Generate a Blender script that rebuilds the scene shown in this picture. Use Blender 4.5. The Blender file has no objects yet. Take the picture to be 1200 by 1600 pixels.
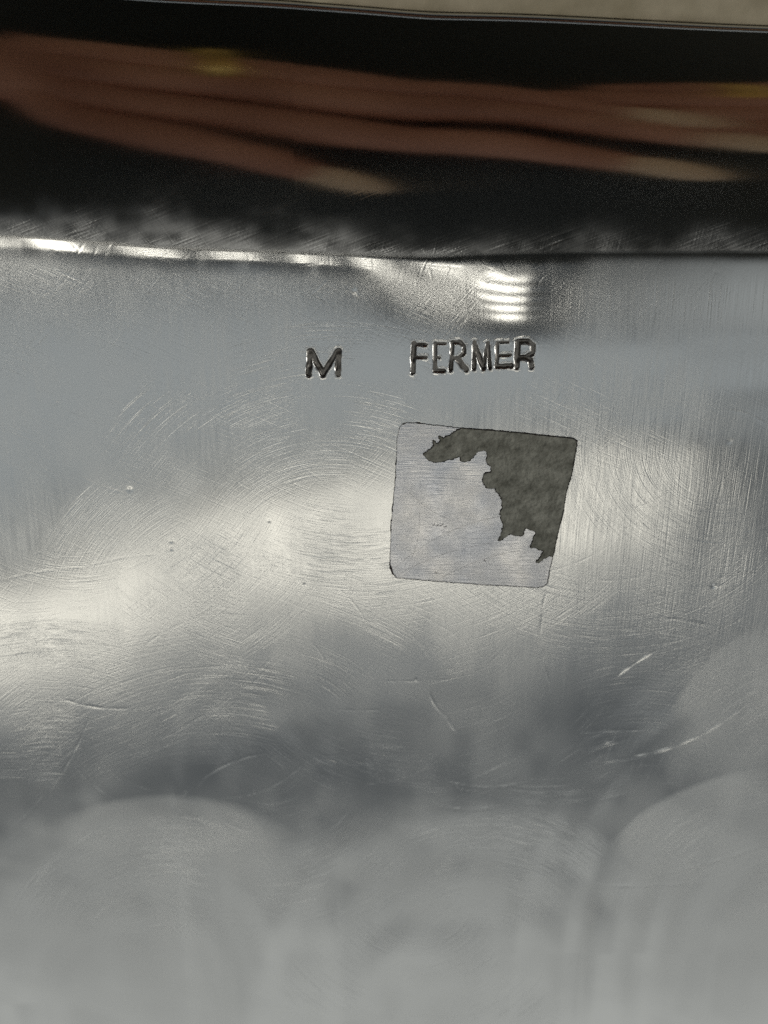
import bpy, bmesh, math, random
import numpy as np
from mathutils import Vector, Matrix

MM = 0.001
rad = math.radians
rng = np.random.RandomState(7)
random.seed(7)
scene = bpy.context.scene
COL = scene.collection

# ------------------------------------------------------------------ camera
TILT = 22.0           # base plate leans away from the lens by this much (degrees)
FPX = 1700.0          # focal length in pixels of the 1200 x 1600 photograph
DIST = 110.0          # mm from lens to the plate along the axis
st, ct = math.sin(rad(TILT)), math.cos(rad(TILT))
CAM = np.array([0.0, DIST * st, DIST * ct])                  # mm, plate plane is z = 0
AX = np.array([[1, 0, 0], [0, ct, -st], [0, st, ct]])        # rows: camera x, y, z axes in the world
cam_data = bpy.data.cameras.new("camera")
cam = bpy.data.objects.new("camera", cam_data)
COL.objects.link(cam)
M3 = Matrix(((1, 0, 0), (0, ct, st), (0, -st, ct)))
cam.matrix_world = Matrix.Translation(Vector(CAM * MM)) @ M3.to_4x4()
cam_data.sensor_fit = 'VERTICAL'
cam_data.lens = 26.0
cam_data.sensor_height = 26.0 * 1600 / FPX
cam_data.sensor_width = cam_data.sensor_height * 0.75
cam_data.clip_start = 0.002
cam_data.clip_end = 50.0
cam_data.dof.use_dof = True
cam_data.dof.focus_distance = 0.1075
cam_data.dof.aperture_fstop = 26.0 / 1.9
scene.camera = cam
scene.cycles.use_denoising = False        # keeps the fine grain of the metal
scene.cycles.use_adaptive_sampling = False

# ------------------------------------------------------------------ world, lamps, exposure
world = bpy.data.worlds.new("World")
scene.world = world
world.use_nodes = True
bgn = world.node_tree.nodes["Background"]
bgn.inputs[0].default_value = (0.88, 0.95, 1.0, 1)
bgn.inputs[1].default_value = 0.10


def lamp(name, th, ps, dth, dps, dist, radiance, color=(1, 1, 1)):
    """rectangular lamp seen from the plate th degrees from straight up towards -y and ps degrees towards +x"""
    d = Vector((math.tan(rad(ps)), -math.sin(rad(th)), math.cos(rad(th)))).normalized()
    L = bpy.data.lights.new(name, 'AREA')
    L.shape = 'RECTANGLE'
    L.size = 2 * dist * math.tan(rad(dps / 2))
    L.size_y = 2 * dist * math.tan(rad(dth / 2))
    L.energy = radiance * math.pi * L.size * L.size_y
    L.color = color
    o = bpy.data.objects.new(name, L)
    z = d
    x = Vector((1, 0, 0))
    x = (x - z * x.dot(z)).normalized()
    y = z.cross(x)
    R = Matrix((x, y, z)).transposed()
    o.matrix_world = Matrix.Translation(d * dist) @ R.to_4x4()
    COL.objects.link(o)
    return o


# a run of window bays with a slatted blind in front, the softer light of the place round it, and added fill lamps
for i in range(7):
    lamp("window_bay", 1.6, -21.2 + 4.56 * i, 10.0, 1.9, 3.0, 3.2, (1.0, 0.95, 0.84))
lamp("ceiling_light", 15.0, -4, 9.0, 60.0, 2.6, 0.26, (0.92, 0.985, 1.0))
lamp("window_main", 25.4, -11.0, 4.8, 54.0, 2.6, 1.35, (1.0, 0.945, 0.82))
lamp("lower_fill", 31.2, -4.0, 5.0, 64.0, 2.6, 0.14, (0.98, 1.0, 0.98))  # added fill, lifts the plate just below the bright band
lamp("right_fill", 2.5, 28.0, 12.0, 29.0, 2.8, 0.26, (0.96, 1.0, 0.99))  # added fill, greys the right of the plate near the bend
lamp("side_fill", 6.0, 58.0, 24.0, 24.0, 2.4, 4.0, (1.0, 0.97, 0.90))  # added fill from the right, brightens the cloth past the lip
lamp("wall_light", 54.0, 0, 24.0, 80.0, 2.4, 0.37, (1.0, 1.0, 0.94))

vs = scene.view_settings
scene.display_settings.display_device = 'sRGB'
vs.view_transform = 'Standard'
vs.look = 'None'
vs.exposure = 0.0
vs.gamma = 1.0
vs.use_curve_mapping = False


# ------------------------------------------------------------------ helpers
def px2plane(px, py):
    """pixel of the photograph -> point (mm) on the plate plane"""
    px = np.asarray(px, float); py = np.asarray(py, float)
    dx = (px - 600) / FPX; dy = (800 - py) / FPX
    dwy = ct * dy - st
    dwz = -st * dy - ct
    t = -CAM[2] / dwz
    return dx * t, CAM[1] + dwy * t


def plane2px(x, y):
    vy = y - CAM[1]; vz = -CAM[2]
    cy = ct * vy - st * vz
    cz = st * vy + ct * vz
    return 600 + FPX * x / (-cz), 800 - FPX * cy / (-cz)


def c2w(p):
    """camera-frame millimetres -> world millimetres"""
    return CAM + np.asarray(p, float) @ AX


def smooth(a, b, t):
    u = np.clip((t - a) / (b - a), 0, 1)
    return u * u * (3 - 2 * u)


def gauss(t, c, s):
    return np.exp(-0.5 * ((t - c) / s) ** 2)


_lat = {}
def vnoise(x, y, seed):
    """smooth value noise in -1..1, lattice step 1"""
    if seed not in _lat:
        _lat[seed] = np.random.RandomState(seed).uniform(-1, 1, (256, 256))
    g = _lat[seed]
    xi = np.floor(x).astype(int); yi = np.floor(y).astype(int)
    fx = x - xi; fy = y - yi
    fx = fx ** 3 * (fx * (fx * 6 - 15) + 10); fy = fy ** 3 * (fy * (fy * 6 - 15) + 10)
    a = g[xi % 256, yi % 256]; b = g[(xi + 1) % 256, yi % 256]
    c = g[xi % 256, (yi + 1) % 256]; d = g[(xi + 1) % 256, (yi + 1) % 256]
    return (a + (b - a) * fx) * (1 - fy) + (c + (d - c) * fx) * fy


def link(name, me, mat, parent=None):
    o = bpy.data.objects.new(name, me)
    if mat: me.materials.append(mat)
    if parent: o.parent = parent
    COL.objects.link(o)
    return o


def raw_mesh(name, V, F, smooth_shade=True):
    """V (n,3) in mm, F (m,4) quads"""
    me = bpy.data.meshes.new(name)
    V = np.asarray(V, np.float32) * MM
    F = np.asarray(F, np.int32)
    me.vertices.add(len(V)); me.vertices.foreach_set("co", V.ravel())
    me.loops.add(F.size); me.loops.foreach_set("vertex_index", F.ravel())
    me.polygons.add(len(F))
    me.polygons.foreach_set("loop_start", np.arange(0, F.size, F.shape[1], dtype=np.int32))
    if smooth_shade:
        me.polygons.foreach_set("use_smooth", np.ones(len(F), bool))
    me.update(calc_edges=True)
    return me


def tag(o, label, cat, group=None):
    o["label"] = label; o["category"] = cat
    if group: o["group"] = group
    return o


def new_mat(name):
    m = bpy.data.materials.new(name); m.use_nodes = True
    nt = m.node_tree
    return m, nt, nt.nodes["Principled BSDF"]


# ------------------------------------------------------------------ materials
def mat_metal(name, color, bump=0.02, use_attr=True, rough=0.3, scale=2600, plate=True):
    m, nt, b = new_mat(name)
    N, Lk = nt.nodes.new, nt.links.new
    b.inputs["Base Color"].default_value = (*color, 1)
    b.inputs["Metallic"].default_value = 1.0
    tc = N("ShaderNodeTexCoord")
    if use_attr:
        at = N("ShaderNodeAttribute"); at.attribute_name = "polish"
        mp0 = N("ShaderNodeMapping"); mp0.inputs["Scale"].default_value = (3200, 190, 1)
        n0 = N("ShaderNodeTexNoise"); n0.inputs["Scale"].default_value = 1.0; n0.inputs["Detail"].default_value = 3
        Lk(tc.outputs["Object"], mp0.inputs[0]); Lk(mp0.outputs[0], n0.inputs[0])
        mr = N("ShaderNodeMapRange"); mr.inputs[1].default_value = 0.3; mr.inputs[2].default_value = 0.7; mr.inputs[3].default_value = -0.15; mr.inputs[4].default_value = 0.15
        Lk(n0.outputs[0], mr.inputs[0])
        ar = N("ShaderNodeAttribute"); ar.attribute_name = "brushing"      # streaks only where the metal was brushed
        st_ = N("ShaderNodeMath"); st_.operation = 'MULTIPLY_ADD'; st_.inputs[2].default_value = 1.0
        Lk(mr.outputs[0], st_.inputs[0]); Lk(ar.outputs["Fac"], st_.inputs[1])
        mu = N("ShaderNodeMath"); mu.operation = 'MULTIPLY'
        Lk(at.outputs["Fac"], mu.inputs[0]); Lk(st_.outputs[0], mu.inputs[1])
        Lk(mu.outputs[0], b.inputs["Roughness"])
    else:
        b.inputs["Roughness"].default_value = rough
    def math_(op, a, b_=None):
        nd = N("ShaderNodeMath"); nd.operation = op
        for k_, v in enumerate((a, b_)):
            if v is None: continue
            if isinstance(v, (int, float)): nd.inputs[k_].default_value = v
            else: Lk(v, nd.inputs[k_])
        return nd.outputs[0]

    def grain(u_, v_, su, sv, seed):
        """fine parallel lines: quick along u, slow along v"""
        cb = N("ShaderNodeCombineXYZ")
        Lk(math_('MULTIPLY', u_, su), cb.inputs[0]); Lk(math_('MULTIPLY', v_, sv), cb.inputs[1]); cb.inputs[2].default_value = seed
        n = N("ShaderNodeTexNoise"); n.noise_dimensions = '2D' if seed < 0 else '3D'; n.inputs["Scale"].default_value = 1.0; n.inputs["Detail"].default_value = 1.0
        n.inputs["Roughness"].default_value = 0.6
        Lk(cb.outputs[0], n.inputs[0])
        cb2 = N("ShaderNodeCombineXYZ")
        Lk(math_('MULTIPLY', u_, su * 0.9), cb2.inputs[0]); Lk(math_('MULTIPLY', v_, sv * 0.6), cb2.inputs[1]); cb2.inputs[2].default_value = seed + 5.3
        n2 = N("ShaderNodeTexNoise"); n2.inputs["Scale"].default_value = 1.0; n2.inputs["Detail"].default_value = 0.0
        Lk(cb2.outputs[0], n2.inputs[0])
        deep = math_('MULTIPLY', math_('MAXIMUM', math_('SUBTRACT', n2.outputs[0], 0.62), 0.0), -2.2)
        return math_('ADD', math_('SUBTRACT', n.outputs[0], 0.5), deep)

    if use_attr:
        total = None
        for q in range(3 if plate else 0):
            aq = N("ShaderNodeAttribute"); aq.attribute_name = "pass_%d" % q
            sx = N("ShaderNodeSeparateXYZ"); Lk(aq.outputs["Vector"], sx.inputs[0])
            h = math_('MULTIPLY', grain(sx.outputs[0], sx.outputs[1], 9.5, 0.30, q * 3.1), sx.outputs[2])
            total = h if total is None else math_('ADD', total, h)
        so = N("ShaderNodeSeparateXYZ"); Lk(tc.outputs["Object"], so.inputs[0])
        ab = N("ShaderNodeAttribute"); ab.attribute_name = "brushing"
        if plate: total = math_('ADD', total, math_('MULTIPLY', grain(so.outputs[0], so.outputs[1], 6200.0, 260.0, 20.0), ab.outputs["Fac"]))
        if plate:                       # crossed hairlines from years of wiping
            aw = N("ShaderNodeAttribute"); aw.attribute_name = "wiping"
            for k_, (cu, cv) in enumerate(((0.42, 0.91), (-0.75, 0.66))):
                u_ = math_('ADD', math_('MULTIPLY', so.outputs[0], cu), math_('MULTIPLY', so.outputs[1], cv))
                v_ = math_('SUBTRACT', math_('MULTIPLY', so.outputs[1], cu), math_('MULTIPLY', so.outputs[0], cv))
                total = math_('ADD', total, math_('MULTIPLY', grain(u_, v_, 7000.0, 300.0, 50.0 + 3 * k_), aw.outputs["Fac"]))
        ah = N("ShaderNodeAttribute"); ah.attribute_name = "hairlines"
        for k_, (cu, cv) in enumerate(() if plate else ((0.8, 0.6), (0.35, -0.94), (0.97, -0.2))):
            u_ = math_('ADD', math_('MULTIPLY', so.outputs[0], cu), math_('MULTIPLY', so.outputs[1], cv))
            v_ = math_('SUBTRACT', math_('MULTIPLY', so.outputs[1], cu), math_('MULTIPLY', so.outputs[0], cv))
            h = math_('MULTIPLY', grain(u_, v_, 5200.0, 300.0, 30.0 + 3 * k_), math_('MULTIPLY', ah.outputs["Fac"], 1.2))
            total = h if total is None else math_('ADD', total, h)
        bp = N("ShaderNodeBump"); bp.inputs["Strength"].default_value = 1.0; bp.inputs["Distance"].default_value = bump
        Lk(total, bp.inputs["Height"]); Lk(bp.outputs[0], b.inputs["Normal"])
    else:
        mp = N("ShaderNodeMapping"); mp.inputs["Scale"].default_value = (scale, scale * 0.12, scale)
        n1 = N("ShaderNodeTexNoise"); n1.inputs["Scale"].default_value = 1.0; n1.inputs["Detail"].default_value = 4
        Lk(tc.outputs["Object"], mp.inputs[0]); Lk(mp.outputs[0], n1.inputs[0])
        bp = N("ShaderNodeBump"); bp.inputs["Strength"].default_value = bump; bp.inputs["Distance"].default_value = 0.0004
        Lk(n1.outputs[0], bp.inputs["Height"]); Lk(bp.outputs[0], b.inputs["Normal"])
    if use_attr and not plate:          # drawn lengthwise when it was polished: mirrors smear sideways
        b.inputs["Anisotropic"].default_value = 0.92
        tv = N("ShaderNodeCombineXYZ"); tv.inputs[0].default_value = 1.0
        Lk(tv.outputs[0], b.inputs["Tangent"])
    return m


M_PLATE = mat_metal("scratched_aluminium", (0.79, 0.80, 0.79), bump=0.46e-5)
M_WALL = mat_metal("polished_aluminium", (0.76, 0.765, 0.75), bump=1.6e-5, plate=False)
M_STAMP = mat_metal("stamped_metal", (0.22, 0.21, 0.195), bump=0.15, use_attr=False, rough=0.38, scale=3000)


def mat_film():
    m, nt, b = new_mat("label_film")
    N, Lk = nt.nodes.new, nt.links.new
    tc = N("ShaderNodeTexCoord")
    n = N("ShaderNodeTexNoise"); n.inputs["Scale"].default_value = 260; n.inputs["Detail"].default_value = 5
    Lk(tc.outputs["Object"], n.inputs[0])
    cr = N("ShaderNodeValToRGB")
    cr.color_ramp.elements[0].position = 0.3; cr.color_ramp.elements[0].color = (0.58, 0.605, 0.66, 1)
    cr.color_ramp.elements[1].position = 0.7; cr.color_ramp.elements[1].color = (0.80, 0.79, 0.78, 1)
    Lk(n.outputs[0], cr.inputs[0]); Lk(cr.outputs[0], b.inputs["Base Color"])
    b.inputs["Metallic"].default_value = 0.93
    nr_ = N("ShaderNodeTexNoise"); nr_.inputs["Scale"].default_value = 330; nr_.inputs["Detail"].default_value = 4
    Lk(tc.outputs["Object"], nr_.inputs[0])
    mr = N("ShaderNodeMapRange"); mr.inputs[1].default_value = 0.35; mr.inputs[2].default_value = 0.65
    mr.inputs[3].default_value = 0.17; mr.inputs[4].default_value = 0.28
    Lk(nr_.outputs[0], mr.inputs[0]); Lk(mr.outputs[0], b.inputs["Roughness"])
    mp = N("ShaderNodeMapping"); mp.inputs["Rotation"].default_value = (0, 0, -0.42); mp.inputs["Scale"].default_value = (500, 6000, 500)
    n2 = N("ShaderNodeTexNoise"); n2.inputs["Scale"].default_value = 1.0; n2.inputs["Detail"].default_value = 3
    Lk(tc.outputs["Object"], mp.inputs[0]); Lk(mp.outputs[0], n2.inputs[0])
    bp = N("ShaderNodeBump"); bp.inputs["Strength"].default_value = 1.0; bp.inputs["Distance"].default_value = 0.000012
    Lk(n2.outputs[0], bp.inputs["Height"]); Lk(bp.outputs[0], b.inputs["Normal"])
    return m


def mat_paper():
    m, nt, b = new_mat("torn_paper")
    N, Lk = nt.nodes.new, nt.links.new
    tc = N("ShaderNodeTexCoord")
    n = N("ShaderNodeTexNoise"); n.inputs["Scale"].default_value = 620; n.inputs["Detail"].default_value = 10; n.inputs["Roughness"].default_value = 0.72
    Lk(tc.outputs["Object"], n.inputs[0])
    cr = N("ShaderNodeValToRGB")
    cr.color_ramp.elements[0].position = 0.36; cr.color_ramp.elements[0].color = (0.15, 0.15, 0.122, 1)
    cr.color_ramp.elements[1].position = 0.66; cr.color_ramp.elements[1].color = (0.40, 0.40, 0.345, 1)
    Lk(n.outputs[0], cr.inputs[0]); Lk(cr.outputs[0], b.inputs["Base Color"])
    b.inputs["Roughness"].default_value = 0.75
    n2 = N("ShaderNodeTexNoise"); n2.inputs["Scale"].default_value = 2200; n2.inputs["Detail"].default_value = 5
    Lk(tc.outputs["Object"], n2.inputs[0])
    bp = N("ShaderNodeBump"); bp.inputs["Strength"].default_value = 0.5; bp.inputs["Distance"].default_value = 0.0004
    Lk(n2.outputs[0], bp.inputs["Height"]); Lk(bp.outputs[0], b.inputs["Normal"])
    return m


def mat_plain(name, c0, c1, scale, rough, metallic=0.0, bump=0.2, dist=0.0005, sss=0.0):
    m, nt, b = new_mat(name)
    N, Lk = nt.nodes.new, nt.links.new
    tc = N("ShaderNodeTexCoord")
    n = N("ShaderNodeTexNoise"); n.inputs["Scale"].default_value = scale; n.inputs["Detail"].default_value = 5
    Lk(tc.outputs["Object"], n.inputs[0])
    cr = N("ShaderNodeValToRGB")
    cr.color_ramp.elements[0].position = 0.3; cr.color_ramp.elements[0].color = (*c0, 1)
    cr.color_ramp.elements[1].position = 0.7; cr.color_ramp.elements[1].color = (*c1, 1)
    Lk(n.outputs[0], cr.inputs[0]); Lk(cr.outputs[0], b.inputs["Base Color"])
    b.inputs["Roughness"].default_value = rough
    b.inputs["Metallic"].default_value = metallic
    if bump:
        bp = N("ShaderNodeBump"); bp.inputs["Strength"].default_value = bump; bp.inputs["Distance"].default_value = dist
        Lk(n.outputs[0], bp.inputs["Height"]); Lk(bp.outputs[0], b.inputs["Normal"])
    return m


M_FILM, M_PAPER = mat_film(), mat_paper()
M_GRIME = mat_plain("grime", (0.02, 0.018, 0.015), (0.07, 0.06, 0.055), 3000, 0.8)
M_CLOTH = mat_plain("cream_tabletop", (0.46, 0.40, 0.27), (0.66, 0.58, 0.42), 260, 0.8, bump=0.3)
M_SKIN = mat_plain("skin", (0.34, 0.145, 0.105), (0.60, 0.30, 0.22), 55, 0.5, bump=0.15)
M_NAIL = mat_plain("nail", (0.74, 0.54, 0.40), (0.82, 0.62, 0.48), 60, 0.3, bump=0)
M_GOLD = mat_plain("gold", (0.70, 0.46, 0.14), (0.85, 0.60, 0.22), 200, 0.30, 1.0, bump=0)
M_PHONE = mat_plain("phone_back", (0.008, 0.013, 0.018), (0.014, 0.021, 0.028), 60, 0.35, bump=0)
M_SLAT = mat_plain("blind_slat", (0.20, 0.20, 0.19), (0.26, 0.26, 0.25), 20, 0.6, bump=0)

# ------------------------------------------------------------------ the dish: one height field, cut into parts
def axis(segs):
    out = [np.array([segs[0][0]])]
    for a, b, h in segs:
        n = max(1, int(round((b - a) / h)))
        out.append(np.linspace(a, b, n + 1)[1:])
    return np.concatenate(out)


HX, Y_LO, RC = 82.0, -100.0, 16.0         # half width of the flat base, its far side, corner radius
lx0, ly0 = px2plane(468, 600); lx1, ly1 = px2plane(846, 522)
xs = axis([(-130, -54, 2.0), (-54, lx0, 0.12), (lx0, lx1, 0.06), (lx1, 54, 0.12), (54, 130, 2.0)])
ys = axis([(-146, -70, 2.0), (-70, -30, 0.2), (-30, ly0, 0.115), (ly0, ly1, 0.06), (ly1, 30, 0.11), (30, 66, 0.2)])
X, Y = np.meshgrid(xs, ys)
PX, PY = plane2px(X, np.clip(Y, -75, 60))

# bend line between base and wall, a little lower on the right and softly wandering
bx = np.array([-140, -60, -34, -22, -5, 4, 12, 20, 36, 60, 140.0])
bpy_ = np.array([372, 372, 374, 392, 404, 409, 404, 402, 402, 402, 402.0])
by = np.interp(xs, bx, px2plane(np.full(len(bx), 600.0), bpy_)[1])
k = np.exp(-0.5 * (np.arange(-60, 61) / 22.0) ** 2); k /= k.sum()
by = np.convolve(np.pad(by, 60, mode='edge'), k, mode='valid')
BY = by[None, :]

# distance outside the rounded base outline
cx = np.abs(X) - (HX - RC)
yc_mid = 0.5 * (BY + Y_LO); yc_half = 0.5 * (BY - Y_LO)
cy = np.abs(Y - yc_mid) - (yc_half - RC)
S = np.hypot(np.maximum(cx, 0), np.maximum(cy, 0)) + np.minimum(np.maximum(cx, cy), 0) - RC

# the far side of the wall narrows a little towards the right
KX = 0.115 * smooth(-14, 46, xs)
S = np.where(S > 0, S * (1 + KX[None, :] * smooth(0, 30, Y)), S)

# wall profile: quick bend, long gently rounded polished wall, roll to the lip
WALL = 21.5
sp = np.linspace(-4, 40, 4401)
phi = 9.6 * smooth(-1.0, 1.3, sp) + 16.0 * np.clip(sp / 20.0, 0, 1.0) ** 1.1
zp = np.concatenate([[0], np.cumsum(-np.tan(np.radians(0.5 * (phi[1:] + phi[:-1]))) * (sp[1] - sp[0]))])
S_END = 21.7
Z = np.interp(S, sp, zp)
ZEND = float(np.interp(S_END, sp, zp))

# slow unevenness of the worn plate, given as degrees of slope along y in photograph coordinates
vis = smooth(-75, -66, Y) * smooth(58, 50, np.abs(X)) * smooth(1.5, -2.5, S)
band = np.interp(PX, [-200, 0, 120, 300, 480, 620, 800, 1000, 1200, 1400],
                 [1020, 1000, 960, 885, 850, 835, 830, 790, 800, 820])
kk = 0.0
G = (900 - band) / 30.0 * 0.5 * gauss(PY, 900, 210)
G += 1.1 * gauss(PX, 0, 150) * gauss(PY, 1180, 80) + 0.5 * vnoise(X / 6, Y / 4, 14) * smooth(1180, 1350, PY)
G += 0.25 * np.sin((PX - 60) / 600 * 2 * math.pi) * gauss(PY, 1210, 110)
G += 0 
G += 0.8 * vnoise(X / 6.5, Y / 2.0, 15) * smooth(820, 930, PX) * smooth(480, 540, PY) * smooth(760, 660, PY)
G += 0.45 * vnoise(X / 17 + 3, Y / 13, 11) + 0.15 * vnoise(X / 7.0, Y / 5.0 + 8, 12) + 0.06 * vnoise(X / 3.1, Y / 2.6, 13)
# shallow ripples left by the turning pad in the lower part
for q, (pcx, pcy, st_, w0, w1) in enumerate(((1290, 1500, 26, 560, 120), (190, 1560, 30, 420, 60), (720, 1600, 34, 420, 60), (420, 1195, 24, 190, 10))):
    r = np.hypot(PX - pcx, PY - pcy); a = np.arctan2(PY - pcy, PX - pcx)
    G += (0.75 if q < 3 else 0.5) * vnoise(r / st_, a * 1.3 + 5 * q, 111 + q) * smooth(w0, w0 * .8, r) * smooth(w1, w1 + 60, r)
G = np.tan(np.radians(G)) * vis
dyv = np.diff(ys)[:, None]
Hs = np.concatenate([np.zeros((1, len(xs))), np.cumsum(0.5 * (G[1:] + G[:-1]) * dyv, axis=0)])
Hs -= Hs[np.searchsorted(ys, 18.0)][None, :] * smooth(54, 50, np.abs(xs))[None, :]
# ease the leftover height out beyond the picture so the outline of the dish stays true
Hs *= smooth(-90, -70, Y) * smooth(64, 52, np.abs(X)) * smooth(6, -1, S)
# on the right the bend starts softly, well before the wall
GB = -np.tan(np.radians(6.4)) * smooth(430, 815, PX) ** 1.2 * (smooth(600, 392, PY) * (1 - smooth(-1.0, 1.3, S)) * smooth(0, 8, Y) - 0.13 * gauss(PY, 680, 95))
HB = np.concatenate([np.zeros((1, len(xs))), np.cumsum(0.5 * (GB[1:] + GB[:-1]) * dyv, axis=0)])
Hs += HB * smooth(66, 52, np.abs(X)) * smooth(22, 0, S)
Hs += 0.010 * vnoise(X / 4.3, Y / 30.0, 21) * vis          # faint slope along x
SMOOTH_Z = Z + Hs

# ---- worn-in scratches, cut into the height field
SC = np.zeros_like(Z)
zone = smooth(0.6, -0.6, S) * smooth(58, 52, np.abs(X)) * smooth(-74, -68, Y)
# polishing passes: centre and radii in photograph pixels, angles; stored as (radius mm, arc mm, weight) for the metal's fine relief
SWIRLS = [
    (420, 1195, 6, 330, 0, 360, .8), (120, 700, 190, 470, 235, 350, 1.), (330, 1420, 260, 640, 30, 160, .9),
    (560, 560, 260, 600, 215, 330, .9), (250, 1500, 20, 262, 5, 175, .9), (960, 700, 200, 620, 200, 340, .8),
    (1010, 1330, 90, 430, 20, 160, .7), (1330, 1300, 140, 420, 100, 215, 1.), (690, 960, 80, 330, 175, 355, 1.),
    (80, 1330, 60, 420, 5, 120, 1.), (960, 560, 120, 420, 40, 200, .8), (200, 620, 60, 480, 0, 360, .3),
    (640, 980, 120, 330, 190, 350, 1.0), (1130, 700, 60, 360, 140, 310, .9), (520, 900, 120, 460, 50, 165, 1.),
    (1230, 1480, 40, 330, 80, 200, 1.), (650, 1400, 60, 330, 190, 340, .8), (380, 980, 60, 360, 60, 215, 1.),
    (760, 1520, 60, 300, 20, 170, .7), (40, 760, 180, 520, 230, 340, .8), (860, 900, 130, 420, 190, 330, .8),
]
NL = 3
LAY = [np.zeros(Z.shape + (3,), np.float32) for _ in range(NL)]
BEST = [np.zeros(Z.shape) for _ in range(NL)]; SECOND = [np.zeros(Z.shape) for _ in range(NL)]
for q in range(NL):
    LAY[q][..., 0] = X * 0.3 + Y; LAY[q][..., 1] = X
for q, (pcx, pcy, r0, r1, a0, a1, wt) in enumerate(SWIRLS):
    r = np.hypot(PX - pcx, (PY - pcy) * 1.12)
    a = np.degrees(np.arctan2(-(PY - pcy), PX - pcx)) % 360
    w = (a1 - a0) % 360 or 360.0
    da = (a - a0) % 360
    so = 0.02 if w == 360 else 0.2
    m = smooth(0, w * so, da) * smooth(w, w * (1 - so), da) * (da < w)
    m = m * smooth(r0 * .8, r0 + 0.2 * (r1 - r0), r) * smooth(r1, r1 - 0.06 * (r1 - r0), r) * wt
    m = m * (1.0 + 1.3 * smooth(1240, 1340, PY))
    m = m * np.clip(0.75 + 0.7 * vnoise(X / 6 + q, Y / 5, 31 + q), 0.1, 1.3)
    Lq = LAY[q % NL]
    pick = m > BEST[q % NL]
    SECOND[q % NL] = np.where(pick, BEST[q % NL], np.maximum(SECOND[q % NL], m))
    BEST[q % NL] = np.maximum(BEST[q % NL], m)
    Lq[..., 0][pick] = (r * 0.065 + 11 * q)[pick]
    Lq[..., 1][pick] = (np.radians(da) * np.maximum(r, 20) * 0.065)[pick]
for q in range(NL): LAY[q][..., 2] = np.clip((BEST[q] - SECOND[q]) * 1.2, 0, 3.2) * zone
BRUSH = np.clip(0.35 + 0.75 * smooth(520, 1000, PX) + 0.5 * vnoise(X / 9, Y / 11, 41), 0, 1.3) * smooth(1150, 930, PY) * zone
calm = np.maximum(1.5 * gauss(PX, 800, 52) * gauss(PY, 455, 60), 0.9 * smooth(-3.5, -1.2, S))     # smoother metal at the bend and beside the stamp
calm = 1 - 0.93 * np.clip(calm, 0, 1)
BRUSH *= 1.35 * calm
WIPE = (0.28 + 0.5 * smooth(820, 600, PY)) * np.clip(0.8 + 0.5 * vnoise(X / 5, Y / 4, 42), 0.2, 1.3) * calm * zone
for q in range(NL): LAY[q][..., 2] *= calm


def cut(pts, width, depth, field):
    """drag a point along a polyline (mm) through the field"""
    pts = np.asarray(pts, float)
    seg = np.hypot(*np.diff(pts, axis=0).T); L = np.concatenate([[0], np.cumsum(seg)])
    if L[-1] < 0.05: return
    n = max(3, int(L[-1] / 0.05)); tt = np.linspace(0, L[-1], n)
    qx = np.interp(tt, L, pts[:, 0]); qy = np.interp(tt, L, pts[:, 1])
    fade = np.minimum(1, np.minimum(tt, L[-1] - tt) / (0.25 * L[-1] + 1e-6))
    fade = fade * (0.65 + 0.35 * np.sin(tt * 2.1 + pts[0, 0] * 7))
    r = max(1, int(math.ceil(1.6 * width / 0.11)))
    ii = np.searchsorted(ys, qy); jj = np.searchsorted(xs, qx)
    upd = {}
    for di in range(-r, r + 1):
        for dj in range(-r, r + 1):
            a = np.clip(ii + di, 1, len(ys) - 2); b = np.clip(jj + dj, 1, len(xs) - 2)
            d2 = (ys[a] - qy) ** 2 + (xs[b] - qx) ** 2
            v = fade * np.exp(-d2 / (0.5 * width * width))
            np.maximum.at(tmp, (a, b), v)
            touched.append((a, b))
    for a, b in touched:
        v = tmp[a, b]
        field[a, b] -= depth * v
        tmp[a, b] = 0
    touched.clear()


tmp = np.zeros_like(Z); touched = []


def arc_px(p0, p1, bulge, n=14):
    """gently curved stroke between two pixels; bulge in pixels"""
    p0 = np.array(p0, float); p1 = np.array(p1, float)
    t = np.linspace(0, 1, n)[:, None]
    d = p1 - p0; nn = np.array([-d[1], d[0]]) / (np.hypot(*d) + 1e-6)
    p = p0 + d * t + nn * (4 * t * (1 - t)) * bulge
    x, y = px2plane(p[:, 0], p[:, 1])
    return np.stack([x, y], 1)


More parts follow.
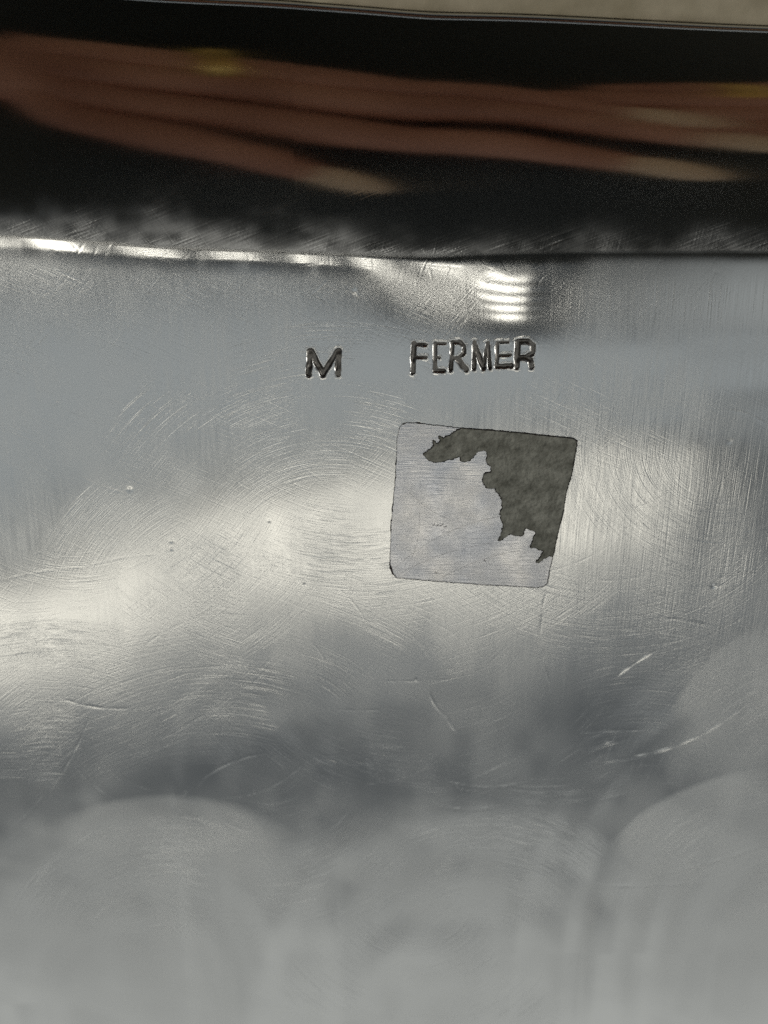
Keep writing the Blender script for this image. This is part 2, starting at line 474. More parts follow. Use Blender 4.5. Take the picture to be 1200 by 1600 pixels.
# the scratches one can point at: from, to, bulge, width mm, depth mm
MARKS = [
    ((0, 905), (165, 885), -6, .10, .010), ((120, 888), (310, 868), -10, .10, .010), ((120, 740), (200, 770), 5, .11, .010),
    ((12, 765), (70, 815), 3, .10, .009), ((95, 1085), (205, 1105), 6, .13, .014), ((145, 1105), (20, 1290), -16, .14, .012),
    ((470, 990), (520, 1095), -14, .10, .010), ((520, 915), (575, 980), -5, .10, .010), ((520, 885), (610, 890), 8, .10, .009),
    ((330, 860), (350, 840), 0, .11, .010), ((520, 1112), (615, 1112), 2, .11, .010), ((585, 1067), (720, 1063), 3, .11, .012),
    ((962, 1067), (1030, 1022), -2, .15, .022), ((1040, 972), (1122, 988), -4, .16, .018), ((1105, 916), (1135, 918), 4, .20, .03),
    ((905, 1152), (1010, 1148), 0, .10, .010), ((900, 1197), (1190, 1090), 34, .16, .014), ((1030, 1378), (1200, 1330), 4, .18, .014),
    ((935, 1396), (1120, 1388), 2, .14, .010), ((945, 1168), (972, 1167), 2, .16, .014), ((855, 925), (848, 1010), 4, .18, .02),
    ((850, 1010), (866, 1090), 4, .13, .012), ((672, 1075), (700, 1125), 8, .20, .016), ((695, 1110), (716, 1150), 4, .18, .014),
    ((640, 1200), (840, 1225), 24, .15, .012), ((690, 1215), (760, 1240), 14, .12, .010), ((660, 1255), (790, 1265), 12, .12, .010),
    ((540, 1225), (700, 1180), 18, .12, .010), ((300, 1240), (370, 1190), -8, .12, .010), ((250, 1290), (420, 1180), -26, .12, .010),
    ((320, 1245), (480, 1190), 22, .12, .011), ((120, 1190), (200, 1260), 8, .11, .010), ((160, 1185), (250, 1240), 10, .11, .010),
    ((545, 640), (470, 590), 5, .09, .007), ((700, 640), (760, 600), 3, .09, .007), ((552, 446), (560, 465), 0, .16, .02),
    ((640, 890), (790, 800), -14, .10, .010), ((1130, 640), (1200, 665), -6, .16, .014), ((1090, 790), (1150, 780), 5, .11, .010),
    ((260, 620), (340, 690), 6, .09, .007), ((30, 560), (90, 500), 4, .09, .007), ((180, 560), (186, 470), 2, .09, .007),
    ((475, 470), (520, 430), 2, .12, .012), ((290, 425), (315, 442), 2, .12, .010), ((410, 575), (330, 650), 6, .09, .007),
    ((740, 890), (960, 850), 26, .10, .010), ((930, 800), (1060, 760), 14, .10, .009), ((900, 905), (1020, 900), 8, .10, .009),
    ((440, 690), (520, 760), 8, .09, .007), ((60, 700), (90, 660), 3, .09, .007), ((210, 1020), (330, 960), -8, .09, .008),
]
for a, b, bu, w, d in MARKS:
    k_ = 1.5 if a[1] > 1150 else (1.2 if a[0] in (855, 850, 672, 695, 962, 1040, 95, 145) else 0.5)
    cut(arc_px(a, b, bu), w * (0.75 if k_ < 1 else 0.9), d * k_, SC)
for px_, py_, w, d in [(203, 765, .28, .05), (268, 846, .26, .045), (268, 858, .26, .04), (475, 916, .2, .03), (554, 456, .24, .04),
                       (1118, 920, .3, .05), (650, 1066, .2, .03), (420, 815, .2, .02), (90, 630, .2, .02), (1140, 690, .3, .03)]:
    x, y = px2plane(px_, py_)
    cut(np.array([[x - .12, y], [x + .12, y + .02]]), w, d, SC)
for i in range(420):                              # the many light ones
    a = np.array([random.uniform(-60, 1260), random.uniform(395, 1520)])
    if abs(a[0] - 790) < 90 and a[1] < 510: continue
    L = random.choice((12, 20, 30, 50, 80, 140)) * random.uniform(.7, 1.3)
    ang = random.gauss(0.15, 0.8) if random.random() < 0.6 else random.gauss(1.45, 0.35)
    b = a + L * np.array([math.cos(ang), -math.sin(ang)])
    cut(arc_px(a, b, random.gauss(0, 0.09) * L), random.uniform(.06, .10), random.uniform(.0006, .0030), SC)
for i in range(260):                              # hairlines running over the bend
    a = np.array([random.uniform(-40, 1240), random.uniform(335, 460)])
    ang = random.gauss(0.7, 0.9); L = random.uniform(10, 60)
    b = a + L * np.array([math.cos(ang), -math.sin(ang)])
    cut(arc_px(a, b, random.gauss(0, .05) * L), .08, random.uniform(.0004, .002), SC)
dz = SMOOTH_Z + SC

# ---- stamped lettering: strokes in pixels of the photograph
Lz = lambda pts: [(630 + a / 5.4545, 515 + b / 5.4545) for a, b in pts]
Lm = lambda pts: [(460 + a / 12.0, 530 + b / 12.0) for a, b in pts]
LETTERS = [   # strokes with their widths in pixels
    ("M", [(Lm([(268, 660), (288, 225)]), 9.5), (Lm([(310, 225), (530, 660)]), 9.5), (Lm([(530, 660), (800, 230)]), 8.5), (Lm([(812, 655), (832, 225)]), 9.5)], 1.0),
    ("F", [(Lz([(82, 362), (90, 120)]), 8.5), (Lz([(90, 122), (196, 128)]), 5.0), (Lz([(90, 234), (192, 234)]), 4.6)], 1.0),
    ("E", [(Lz([(268, 345), (272, 120)]), 7.0), (Lz([(272, 116), (362, 116)]), 3.6), (Lz([(270, 232), (312, 238)]), 3.6), (Lz([(268, 346), (352, 350)]), 6.0)], .85),
    ("R", [(Lz([(405, 340), (420, 108)]), 6.4), (Lz([(420, 106), (482, 104), (518, 140), (516, 200), (470, 238), (428, 242)]), 6.2), (Lz([(462, 250), (532, 335)]), 9.5)], .95),
    ("M", [(Lz([(602, 332), (606, 104)]), 6.6), (Lz([(612, 140), (684, 325)]), 8.6), (Lz([(684, 325), (716, 112)]), 5.2), (Lz([(722, 112), (738, 325)]), 6.0)], .9),
    ("E", [(Lz([(795, 312), (800, 108)]), 6.2), (Lz([(800, 104), (890, 102)]), 3.6), (Lz([(800, 216), (912, 212)]), 4.0), (Lz([(795, 308), (918, 304)]), 7.6)], .95),
    ("R", [(Lz([(966, 312), (976, 100)]), 8.8), (Lz([(976, 98), (1066, 96), (1104, 132), (1098, 196), (1046, 232), (976, 236)]), 8.0), (Lz([(1046, 234), (1080, 258), (1088, 312)]), 9.0)], 1.1),
]
LMASK = np.zeros(Z.shape, np.int8)
for li, (ch, strokes, dep) in enumerate(LETTERS):
    ap = np.concatenate([np.array(s) for s, _w in strokes])
    ax0, ay0 = px2plane(ap[:, 0].min() - 14, ap[:, 1].max() + 14); ax1, ay1 = px2plane(ap[:, 0].max() + 14, ap[:, 1].min() - 14)
    i0, i1 = np.searchsorted(ys, [ay0, ay1]); j0, j1 = np.searchsorted(xs, [ax0, ax1])
    x, y = X[i0:i1, j0:j1], Y[i0:i1, j0:j1]
    D = np.full(x.shape, 99.0)              # distance outside the stroke's edge, negative within
    for s, wpx in strokes:
        q = np.array(s); qx, qy = px2plane(q[:, 0], q[:, 1])
        for a in range(len(q) - 1):
            ex, ey = qx[a + 1] - qx[a], qy[a + 1] - qy[a]
            t = np.clip(((x - qx[a]) * ex + (y - qy[a]) * ey) / (ex * ex + ey * ey), 0, 1)
            D = np.minimum(D, np.hypot(x - qx[a] - t * ex, y - qy[a] - t * ey) - wpx * 0.063 / 2)
    D = D + 0.035 * vnoise(x / .35, y / .5, 71 + li)
    wear = np.clip(0.85 + 0.75 * vnoise(x / .7, y / .8, 81 + li), .2, 1.3)
    foot = 0.75 + 0.5 * smooth(ay1, ay0, y)                     # the punch bit deeper at the foot
    dz[i0:i1, j0:j1] -= 0.21 * dep * wear * foot * smooth(.05, -.20, D)
    dz[i0:i1, j0:j1] += 0.013 * gauss(D, .09, .06) * (0.7 + 0.6 * vnoise(x / .5, y / .6, 91 + li))
    LMASK[i0:i1, j0:j1][(D < 0.0)] = li + 1

# ---- polish (roughness) of each spot of metal
P = 0.165 + 0.03 * vnoise(X / 12, Y / 9, 101) + 0.02 * vnoise(X / 2.2, Y / 3.5, 102)
P += 0.03 * smooth(1180, 1320, PY) + 0.05 * smooth(820, 950, PX) * smooth(760, 640, PY)


def patch(pcx, pcy, prx, pry, rot, edge, crisp=None):
    """worn oval; crisp = (angle, spread) of the stretch of rim that ends sharply, the rest fades"""
    c, s_ = math.cos(rad(rot)), math.sin(rad(rot))
    u = ((PX - pcx) * c + (PY - pcy) * s_) / prx; v = (-(PX - pcx) * s_ + (PY - pcy) * c) / pry
    r = np.hypot(u, v) + 0.007 * vnoise(X / 4, Y / 4, 103)
    if crisp:
        an = np.degrees(np.arctan2(-(PY - pcy), PX - pcx))
        da = np.abs((an - crisp[0] + 180) % 360 - 180)
        e = edge + (0.55 - edge) * smooth(crisp[1] * 0.35, crisp[1], da)
        return np.clip((1 + edge - r) / (e + edge), 0, 1) ** 0.8
    return smooth(1 + edge, 1 - edge, r)


# where a coarser pad was used: round-edged passes along the lower part
P += 0.075 * patch(250, 1470, 300, 225, 0, .025, (85, 75))
P += 0.10 * patch(1190, 1430, 290, 215, -14, .02, (125, 60))
P += 0.10 * patch(1215, 1120, 200, 130, -38, .03, (140, 70))
P += 0.05 * patch(690, 1480, 240, 210, 5, .12, (90, 90))
P -= 0.04 * patch(430, 1210, 190, 70, -4, .5)
P -= 0.04 * patch(980, 1060, 120, 130, 0, .5)
low = smooth(1150, 1350, PY)
P += low * (0.016 * vnoise(X / 6 + 2, Y / 5, 107) + 0.012 * vnoise((X * .4 + Y) / 1.6, (X - Y * .4) / 9, 108))
P = P + (0.055 - P) * patch(800, 450, 88, 78, 0, .62)
P = np.clip(P, 0.05, 0.5)
P = P + (0.075 + 0.05 * np.clip(vnoise(X / 1.3, Y / 3, 106), 0, 1) - P) * smooth(-2.4, -0.6, S) * smooth(960, 850, PX)
wallP = 0.078 + 0.03 * vnoise(X / 10, Y / 4, 104) ** 2
haze = smooth(7.5, 0.0, S + 1.8 * vnoise(X / 5, Y / 3, 105))
wallP = wallP + (0.34 + 0.10 * vnoise(X / 1.2, Y / .8, 116)) * haze ** 1.6 * (0.45 + 0.55 * smooth(20, -14, X)) * smooth(0.2, 0.5, S)
HAIR = smooth(0.3, 0.9, S) * haze ** 1.3 * np.clip(0.7 + 0.6 * vnoise(X / 3, Y / 2, 109), 0, 1.3)
tW = smooth(-0.9, 0.9, S)
P = P * (1 - tW) + wallP * tW

# ---- vertex normals of the whole field, so the seams between parts do not show
VV = np.stack([X, Y, dz], -1)
gy = np.gradient(dz, ys, axis=0); gx = np.gradient(dz, xs, axis=1)
NN = np.stack([-gx, -gy, np.ones_like(gx)], -1); NN /= np.linalg.norm(NN, axis=-1, keepdims=True)
nr, nc = X.shape
idx = np.arange(nr * nc).reshape(nr, nc)
QUADS = np.stack([idx[:-1, :-1], idx[:-1, 1:], idx[1:, 1:], idx[1:, :-1]], -1).reshape(-1, 4)
Smax = np.max(np.stack([S[:-1, :-1], S[:-1, 1:], S[1:, 1:], S[1:, :-1]]), axis=0).ravel()
Smid = (0.25 * (S[:-1, :-1] + S[:-1, 1:] + S[1:, 1:] + S[1:, :-1])).ravel()
lm = LMASK[:-1, :-1].ravel()


def part_from(sel, name, mat, parent, custom=True):
    q = QUADS[sel]
    u, inv = np.unique(q, return_inverse=True)
    me = raw_mesh(name, VV.reshape(-1, 3)[u], inv.reshape(-1, 4))
    at = me.attributes.new("polish", 'FLOAT', 'POINT')
    at.data.foreach_set("value", P.ravel()[u].astype(np.float32))
    for q in range(NL):
        at = me.attributes.new("pass_%d" % q, 'FLOAT_VECTOR', 'POINT')
        at.data.foreach_set("vector", LAY[q].reshape(-1, 3)[u].ravel())
    for nm, fld in (("brushing", BRUSH), ("hairlines", HAIR), ("wiping", WIPE)):
        at = me.attributes.new(nm, 'FLOAT', 'POINT'); at.data.foreach_set("value", fld.ravel()[u].astype(np.float32))
    if custom:
        me.normals_split_custom_set_from_vertices(NN.reshape(-1, 3)[u].astype(np.float32))
    return link(name, me, mat, parent)


TABLE_Z = ZEND - 2.2
dish = bpy.data.objects.new("metal_dish", None)
dish.empty_display_size = 0.02
dish.location = (0, 0, TABLE_Z * MM)
COL.objects.link(dish)
tag(dish, "scratched silvery metal dish lying upside down, its maker's stamp and worn label showing", "dish")
OFF = TABLE_Z
VV[..., 2] -= OFF                                # parts are stored relative to the empty on the table

inside = Smid < 0.55
plate = part_from(inside & (lm == 0), "base_plate", M_PLATE, dish)
plate["label"] = "flat scratched base with swirling polish marks"
wall = part_from((~inside) & (Smax < S_END - 0.05), "side_wall", M_WALL, dish)
wall["label"] = "smooth mirror polished side wall reflecting fingers"
for li, (ch, strokes, dep) in enumerate(LETTERS):
    o = part_from(lm == li + 1, "stamped_letter", M_STAMP, plate)
    o["label"] = "stamped letter " + ch

# rolled lip that the dish stands on
prof = [(S_END - .55, ZEND + .20), (S_END - .36, ZEND + .24), (S_END - .12, ZEND + .17), (S_END + .1, ZEND - .02), (S_END + .12, ZEND - 1.9),
        (S_END - .1, ZEND - 2.15), (S_END - .9, ZEND - 2.15), (S_END - 1.2, ZEND - 1.8), (S_END - 1.2, ZEND - .3)]
ring = []
y_hi = float(px2plane(600, 398)[1])
cc = [(HX - RC, y_hi - RC, 0)] + [(xx, y_hi - RC, -1) for xx in np.linspace(HX - RC, -HX + RC, 61)[1:-1]] + [(-HX + RC, y_hi - RC, 90), (-HX + RC, Y_LO + RC, 180), (HX - RC, Y_LO + RC, 270)]
for a, b, c in cc:
    if c < 0:
        ring.append((a, b, 0.0, 1.0)); continue
    for i in range(25):
        an = rad(c + 90 * i / 24); ring.append((a, b, math.cos(an), math.sin(an)))
V = []; F = []
for a, b, c, d in ring:
    kx = 1 + (0.115 * float(smooth(-14, 46, np.float64(a + (RC + S_END) * c))) if d > 0.5 else 0.0)
    yo = (float(np.interp(a + (RC + S_END) * c, xs, by)) - y_hi) * (d > 0)
    for s, z in prof: V.append((a + (RC + s / kx) * c, b + (RC + s / kx) * d + yo, z - OFF))
n, p = len(ring), len(prof)
for i in range(n):
    for j in range(p):
        F.append((i * p + j, ((i + 1) % n) * p + j, ((i + 1) % n) * p + (j + 1) % p, i * p + (j + 1) % p))
me = raw_mesh("rolled_lip", V, F)
at = me.attributes.new("polish", 'FLOAT', 'POINT'); at.data.foreach_set("value", np.full(len(V), 0.12, np.float32))
link("rolled_lip", me, M_WALL, wall)


# ------------------------------------------------------------------ the worn label
def sampler(field):
    def f(x, y):
        j = np.clip(np.searchsorted(xs, x) - 1, 0, nc - 2); i = np.clip(np.searchsorted(ys, y) - 1, 0, nr - 2)
        fx = (x - xs[j]) / (xs[j + 1] - xs[j]); fy = (y - ys[i]) / (ys[i + 1] - ys[i])
        return (field[i, j] * (1 - fx) + field[i, j + 1] * fx) * (1 - fy) + (field[i + 1, j] * (1 - fx) + field[i + 1, j + 1] * fx) * fy
    return f


zs = sampler(SMOOTH_Z + 0.9 * SC)
Sz = lambda pts: np.stack(px2plane([580 + a / 3.4286 for a, b in pts], [630 + b / 3.4286 for a, b in pts]), 1)
LABEL = Sz([(165, 112), (148, 135), (138, 190), (130, 400), (112, 580), (104, 690), (100, 872), (112, 915), (136, 944), (260, 955), (400, 966), (600, 981),
            (740, 988), (880, 997), (925, 992), (948, 972), (962, 890), (986, 790), (1012, 670), (1030, 600), (1050, 470), (1076, 390), (1104, 225),
            (1102, 196), (1080, 184), (900, 166), (800, 154), (640, 142), (480, 130), (255, 106), (188, 102)])
TORN = Sz([(484, 132), (640, 144), (800, 157), (900, 169), (1078, 187), (1100, 200), (1101, 225), (1073, 390), (1047, 470), (1027, 600), (1009, 670), (984, 788),
           (972, 832), (958, 818), (930, 836), (902, 862), (884, 858), (908, 826), (922, 800), (890, 780), (850, 779), (868, 738), (881, 692), (850, 684),
           (826, 672), (816, 714), (780, 712), (742, 704), (702, 735), (680, 741), (696, 704), (707, 660), (690, 600), (702, 560), (700, 516), (690, 494),
           (662, 460), (622, 456), (596, 420), (602, 380), (640, 366), (640, 338), (614, 308), (622, 268), (602, 250), (562, 264), (546, 292), (520, 310),
           (482, 312), (470, 286), (430, 300), (342, 318), (302, 300), (280, 275), (312, 244), (338, 222), (331, 198), (348, 214), (372, 200), (360, 174),
           (388, 186), (430, 164), (452, 146)])


def jag(poly, amp, step, seed, lock=0):
    """finer outline with small ragged steps"""
    q = np.vstack([poly, poly[:1]]); d = np.hypot(*np.diff(q, axis=0).T); L = np.concatenate([[0], np.cumsum(d)])
    t = np.arange(0, L[-1], step)
    x = np.interp(t, L, q[:, 0]); y = np.interp(t, L, q[:, 1])
    i = np.searchsorted(L, t, side='right') - 1
    e = np.diff(q, axis=0)[np.clip(i, 0, len(d) - 1)]; e = e / np.linalg.norm(e, axis=1, keepdims=True)
    r = np.interp(t, np.arange(0, L[-1] + step * 3, step * 1.7), np.random.RandomState(seed).uniform(-1, 1, len(np.arange(0, L[-1] + step * 3, step * 1.7))))
    a = np.where(i < lock, 0.15, 1.0) * amp
    return np.stack([x - e[:, 1] * r * a, y + e[:, 0] * r * a], 1)


def inside_poly(x, y, poly):
    c = np.zeros(x.shape, bool)
    px_, py_ = poly[:, 0], poly[:, 1]
    for i in range(len(poly)):
        j = i - 1
        cond = (py_[i] > y) != (py_[j] > y)
        with np.errstate(divide='ignore', invalid='ignore'):
            xi = (px_[j] - px_[i]) * (y - py_[i]) / (py_[j] - py_[i] + 1e-12) + px_[i]
        c ^= cond & (x < xi)
    return c


def sheet(name, poly, lift, thick, mat, parent, step=0.075, rough=0.0, seed=1):
    ax = np.arange(poly[:, 0].min() - .1, poly[:, 0].max() + .1, step); ay = np.arange(poly[:, 1].min() - .1, poly[:, 1].max() + .1, step)
    gx_, gy_ = np.meshgrid(ax, ay)
    ins = inside_poly(gx_ + step / 2, gy_ + step / 2, poly)[:-1, :-1]
    z = zs(gx_, gy_) + lift + rough * (vnoise(gx_ / .5, gy_ / .4, seed) + .6 * vnoise(gx_ / .2, gy_ / .2, seed + 1))
    ii = np.arange(gx_.size).reshape(gx_.shape)
    q = np.stack([ii[:-1, :-1], ii[:-1, 1:], ii[1:, 1:], ii[1:, :-1]], -1)[ins]
    u, inv = np.unique(q, return_inverse=True); q = inv.reshape(-1, 4)
    v = np.stack([gx_.ravel()[u], gy_.ravel()[u], z.ravel()[u]], 1)
    # pull the outermost vertices onto the outline so the edge is not stepped
    e = np.concatenate([q[:, [0, 1]], q[:, [1, 2]], q[:, [2, 3]], q[:, [3, 0]]])
    key = np.sort(e, 1); _, first, cnt = np.unique(key, axis=0, return_index=True, return_counts=True)
    be = e[first[cnt == 1]]
    bv = np.unique(be)
    d = (v[bv, None, 0] - poly[None, :, 0]) ** 2 + (v[bv, None, 1] - poly[None, :, 1]) ** 2
    nn_ = poly[d.argmin(1)]; mv = nn_ - v[bv, :2]
    ln = np.linalg.norm(mv, axis=1, keepdims=True); mv = mv * np.minimum(1, 0.6 * step / np.maximum(ln, 1e-9))
    v[bv, :2] += mv
    lo = {int(b): len(v) + i for i, b in enumerate(bv)}
    vb_ = v[bv].copy(); vb_[:, 2] -= thick
    v = np.vstack([v, vb_])
    sk = np.array([(b, a, lo[int(a)], lo[int(b)]) for a, b in be])
    v[:, 2] -= OFF
    me = raw_mesh(name, v, np.vstack([q, sk]))
    return link(name, me, mat, parent)


lab = jag(LABEL, 0.035, 0.12, 5)
label_o = sheet("label_film", lab, 0.022, 0.05, M_FILM, dish)
label_o["label"] = "square bluish film left by a peeled label"
torn = jag(TORN, 0.075, 0.10, 6, lock=12)
paper = sheet("torn_paper", torn, 0.12, 0.13, M_PAPER, label_o, rough=0.035, seed=111)
paper["label"] = "torn dark olive grey scrap of label in the upper right corner"


def ribbon(name, pts, wfun, lift, mat, parent, closed=True):
    n_ = len(pts); V = []; F = []
    for i in range(n_):
        a = pts[i - 1] if (closed or i) else pts[0]; b = pts[(i + 1) % n_] if (closed or i < n_ - 1) else pts[-1]
        e = (b - a) / (np.linalg.norm(b - a) + 1e-9); nrm = np.array([-e[1], e[0]]); w = wfun(i)
        for s_, up in ((-1, 0), (0, 1), (1, 0)):
            q = pts[i] + nrm * w * s_
            V.append((q[0], q[1], float(zs(q[:1], q[1:])[0]) + lift * (0.25 + 0.75 * up) - OFF))
    m_ = n_ if closed else n_ - 1
    for i in range(m_):
        j = (i + 1) % n_
        F += [(i * 3, j * 3, j * 3 + 1, i * 3 + 1), (i * 3 + 1, j * 3 + 1, j * 3 + 2, i * 3 + 2)]
    return link(name, raw_mesh(name, V, F), mat, parent)


rw = np.random.RandomState(9)
wn = np.interp(np.arange(len(lab)), np.arange(0, len(lab), 3), rw.uniform(0, 1, len(np.arange(0, len(lab), 3))))
pxl, pyl = plane2px(lab[:, 0], lab[:, 1])
corner = gauss(np.hypot(pxl - 612, pyl - 893), 0, 9) + gauss(np.hypot(pxl - 654, pyl - 659), 0, 3) + gauss(np.hypot(pxl - 862, pyl - 905), 0, 16) * .5
gapn = np.interp(np.arange(len(lab)), np.arange(0, len(lab), 11), rw.uniform(0, 1, len(np.arange(0, len(lab), 11))))
dark = (0.006 + 0.08 * wn ** 3) * np.clip(gapn * 1.9 - 0.3, 0.1, 1) + 0.10 * corner
dark[(pyl < 672) & (pxl > 660) & (pxl < 720)] *= .5
ribbon("grime_line", lab, lambda i: dark[i], 0.075, M_GRIME, label_o)
wn2 = rw.uniform(0, 1, len(torn))
for a, b, bu in (((614, 893), (792, 806), -16), ((622, 900), (770, 850), -8), ((640, 770), (700, 812), 4), ((668, 742), (742, 748), 3), ((640, 880), (655, 800), 6), ((690, 905), (812, 862), -6)):
    ribbon("scratch", arc_px(a, b, bu, 24), lambda i: 0.006 + 0.010 * abs(math.sin(i * 1.7 + bu)), 0.045, M_GRIME, label_o, closed=False)
for k_, (a, b) in enumerate([((676, 822), (679, 819)), ((681, 823), (685, 820)), ((687, 823), (692, 819)), ((693, 824), (698, 823)), ((757, 876), (760, 878)), ((680, 895), (684, 897))]):
    q = arc_px(a, b, 1, 5)
    ribbon("print_fleck", q, lambda i: 0.05, 0.05, M_GRIME, label_o, closed=False)
ribbon("curled_edge", torn, lambda i: 0.015 + 0.11 * wn2[i] ** 2.5, 0.17, M_GRIME, paper)

# ------------------------------------------------------------------ the surface it lies on
bm = bmesh.new()
bmesh.ops.create_grid(bm, x_segments=60, y_segments=60, size=0.5)
for v in bm.verts:
    v.co.z += 0.0002 * math.sin(v.co.x * 31) * math.sin(v.co.y * 27)
for f in bm.faces: f.smooth = True
me = bpy.data.meshes.new("tabletop"); bm.to_mesh(me); bm.free()
tt_ = link("tabletop", me, M_CLOTH)
tt_.location = (0, 0, (TABLE_Z - 0.35) * MM)
tt_["kind"] = "structure"

# folded cloth bunched against the lip
cxs = np.linspace(-64, 64, 201); cus = np.concatenate([np.linspace(0, 6, 40), np.linspace(6, 60, 60)[1:]])
CX, CU = np.meshgrid(cxs, cus)
lip_y = np.interp(cxs, xs, by + (S_END + 0.12) / (1 + KX))
CY = lip_y[None, :] + 0.12 + CU
zc_ = (ZEND - TABLE_Z - 0.15) + 0.25 * vnoise(CX / 9, CU / 6, 202) + 0.10 * vnoise(CX / 2.2, CU / 1.6, 203) + 0.8 * smooth(2, 30, CU)
ic = np.arange(CX.size).reshape(CX.shape)
top_f = np.stack([ic[:-1, :-1], ic[:-1, 1:], ic[1:, 1:], ic[1:, :-1]], -1).reshape(-1, 4)
nv = CX.size
V = np.vstack([np.stack([CX.ravel(), CY.ravel(), zc_.ravel()], 1), np.stack([CX.ravel(), CY.ravel(), 0 * zc_.ravel()], 1)])
loop = np.concatenate([ic[0, :], ic[1:, -1], ic[-1, -2::-1], ic[-2:0:-1, 0]])
sk = np.array([(a, b, b + nv, a + nv) for a, b in zip(np.roll(loop, -1), loop)])
cloth = link("folded_cloth", raw_mesh("folded_cloth", V, np.vstack([top_f, top_f[:, ::-1] + nv, sk])), M_CLOTH)
cloth.location = (0, 0, (TABLE_Z - 0.1) * MM)
tag(cloth, "cream folded cloth showing past the upper edge of the dish", "cloth")

# ------------------------------------------------------------------ what the polished wall mirrors: a hand holding a phone
def rounded_slab(w, h, d, r, bev):
    bm = bmesh.new(); vs_ = []
    for sx, sy, c in ((1, 1, 0), (-1, 1, 90), (-1, -1, 180), (1, -1, 270)):
        for i in range(9):
            an = rad(c + 90 * i / 8)
            vs_.append(bm.verts.new(((sx * (w / 2 - r) + r * math.cos(an)) * MM, (sy * (h / 2 - r) + r * math.sin(an)) * MM, -d / 2 * MM)))
    f = bm.faces.new(vs_)
    ex = bmesh.ops.extrude_face_region(bm, geom=[f])
    bmesh.ops.translate(bm, vec=(0, 0, d * MM), verts=[v for v in ex['geom'] if isinstance(v, bmesh.types.BMVert)])
    bmesh.ops.recalc_face_normals(bm, faces=bm.faces)
    ed = [e for e in bm.edges if len(e.link_faces) == 2 and abs(e.verts[0].co.z - e.verts[1].co.z) < 1e-7]
    bmesh.ops.bevel(bm, geom=ed, offset=bev * MM, segments=3, affect='EDGES', profile=0.5)
    for f in bm.faces: f.smooth = True
    return bm


def cam_place(o, loc):
    o.matrix_world = Matrix.Translation(Vector(c2w(loc) * MM)) @ M3.to_4x4()


ph = bpy.data.objects.new("oversized_phone", None); COL.objects.link(ph)
tag(ph, "oversized dark phone added behind the fingers to darken the mirror of the polished wall", "oversized_phone")
cam_place(ph, (0, 73, 6.5))  # phone enlarged into a wide slab so the wall mirrors dark
me = bpy.data.meshes.new("back_shell"); b_ = rounded_slab(200, 170, 8, 12, 2.2); b_.to_mesh(me); b_.free()
link("back_shell", me, M_PHONE, ph)


def make_hand(name, fingers, wrist, palm, label, nails=True):
    """fingers: list of joint lists in camera-frame mm with radii; one skinned surface"""
    V = [wrist[0], palm[0]]; R_ = [wrist[1], palm[1]]; E = [(0, 1)]
    tips = []
    for jn in fingers:
        prev = 1
        for p_, r_ in jn:
            V.append(p_); R_.append(r_); E.append((prev, len(V) - 1)); prev = len(V) - 1
        tips.append(jn)
    me = bpy.data.meshes.new(name)
    root = np.array(wrist[0], float)
    me.from_pydata([tuple((np.array(p_) - root) * MM) for p_ in V], E, [])
    o = link(name, me, M_SKIN); cam_place(o, wrist[0])
    md = o.modifiers.new("Skin", 'SKIN'); md.use_smooth_shade = True
    for i, sv in enumerate(me.skin_vertices[0].data):
        sv.radius = (R_[i] * MM, R_[i] * MM); sv.use_root = (i == 0)
    sb = o.modifiers.new("Subdivision", 'SUBSURF'); sb.levels = 2; sb.render_levels = 2
    tag(o, label, "hand", "hands in the reflection")
    for jn in (tips if nails else []):
        (a, ra), (b, rb) = jn[-2], jn[-1]
        a = np.array(a, float); b = np.array(b, float); d = (b - a) / np.linalg.norm(b - a)
        bm = bmesh.new()
        bmesh.ops.create_uvsphere(bm, u_segments=16, v_segments=10, radius=1.0)
        for v in bm.verts: v.co = Vector((v.co.x * 10.5, v.co.y * 3.7, v.co.z * 1.2)) * MM
        for f in bm.faces: f.smooth = True
        m2 = bpy.data.meshes.new("fingernail"); bm.to_mesh(m2); bm.free()
        nl = link("fingernail", m2, M_NAIL, o)
        c = b + d * 3.0 + np.array([0, 0, -rb * 0.92]) - root
        ang = math.atan2(d[1], d[0])
        nl.location = Vector(c * MM); nl.rotation_euler = (0, 0, ang)
    return o


def finger(base, tip, r0, r1, arch=4):
    b0, t0 = np.array(base, float), np.array(tip, float)
    out = []
    for f, k_ in ((0, 1), (.22, .90), (.42, 1.06), (.50, 1.02), (.62, .88), (.74, 1.02), (.80, .97), (1.0, .80)):
        p_ = b0 + (t0 - b0) * f; p_[2] -= arch * math.sin(math.pi * f)
        out.append((tuple(p_), (r0 + (r1 - r0) * f) * k_))
    return out


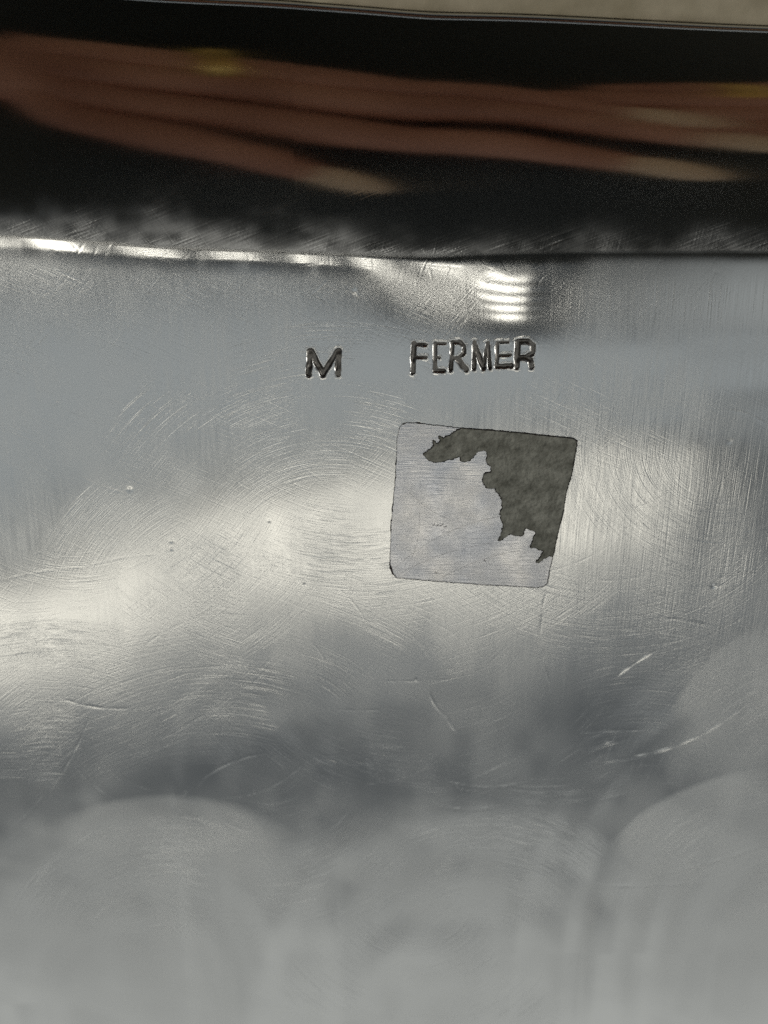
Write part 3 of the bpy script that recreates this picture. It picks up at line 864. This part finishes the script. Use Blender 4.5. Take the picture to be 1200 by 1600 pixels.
fl = [finger((-52, 56, -6), (-6, 35, -8), 6.6, 5.0), finger((-46, 63, -6), (46, 39, -8), 6.8, 5.0),
      finger((-44, 73, -6), (60, 51, -7), 6.6, 4.9), finger((-46, 82, -5), (48, 61, -6), 6.0, 4.6)]
make_hand("hand", fl, ((-150, 92, 2), 22), ((-80, 76, -3), 19), "hand with long nails mirrored in the polished wall, fingers pointing right")
fr = [finger((104, 60, 0), (40, 55, 0), 7.0, 5.2), finger((108, 69, 0), (16, 60, 0), 6.0, 4.6),
      finger((112, 77, 0), (14, 66, 0), 7.0, 4.8), finger((114, 84, 0), (38, 74, 0), 6.4, 4.4)]
make_hand("hand", fr, ((190, 92, 2), 22), ((140, 80, 0), 15), "hand at the right edge of the reflection, its fingers behind the others", nails=False)
bm = bmesh.new()
V = []; F = []
for i in range(40):
    for j in range(10):
        a, b = 2 * math.pi * i / 40, 2 * math.pi * j / 10
        r_ = 9.6 + 0.9 * math.cos(b)
        V.append((2.2 * math.sin(b), r_ * math.cos(a), r_ * math.sin(a)))
        F.append((i * 10 + j, ((i + 1) % 40) * 10 + j, ((i + 1) % 40) * 10 + (j + 1) % 10, i * 10 + (j + 1) % 10))
bm.free()
rg = link("finger_ring", raw_mesh("finger_ring", V, F), M_GOLD)
cam_place(rg, (-26, 77.5, -8.5)); rg.scale = (1.4, .74, .74); rg.rotation_euler.z += 0.25; tag(rg, "gold ring mirrored dimly above the left end of the stamp", "ring", "gold rings in the reflection")
rg2 = rg.copy(); COL.objects.link(rg2); cam_place(rg2, (66, 74.5, -1.5)); rg2.scale = (2.0, .80, .80)
tag(rg2, "gold ring mirrored at the right edge of the polished wall", "ring", "gold rings in the reflection")

# slatted blind in front of the window bays
bl = bpy.data.objects.new("window_blind", None); COL.objects.link(bl)
tag(bl, "grey slatted blind mirrored as bright stripes beside the stamp", "blind")
dC = Vector((0, -math.sin(rad(1.6)), math.cos(rad(1.6))))
bl.location = dC * 2.9
bl.rotation_euler = (-rad(-1.6), 0, 0)
sm = None
for i in range(8):
    if sm is None:
        bm = bmesh.new(); bmesh.ops.create_cube(bm, size=1.0)
        for v in bm.verts: v.co = Vector((v.co.x * 2.2, v.co.y * 0.050, v.co.z * 0.003))
        sm = bpy.data.meshes.new("slat"); bm.to_mesh(sm); bm.free(); sm.materials.append(M_SLAT)
    o = bpy.data.objects.new("slat", sm); o.parent = bl; COL.objects.link(o)
    o.location = (0, (i - 3.5) * 0.092, 0)
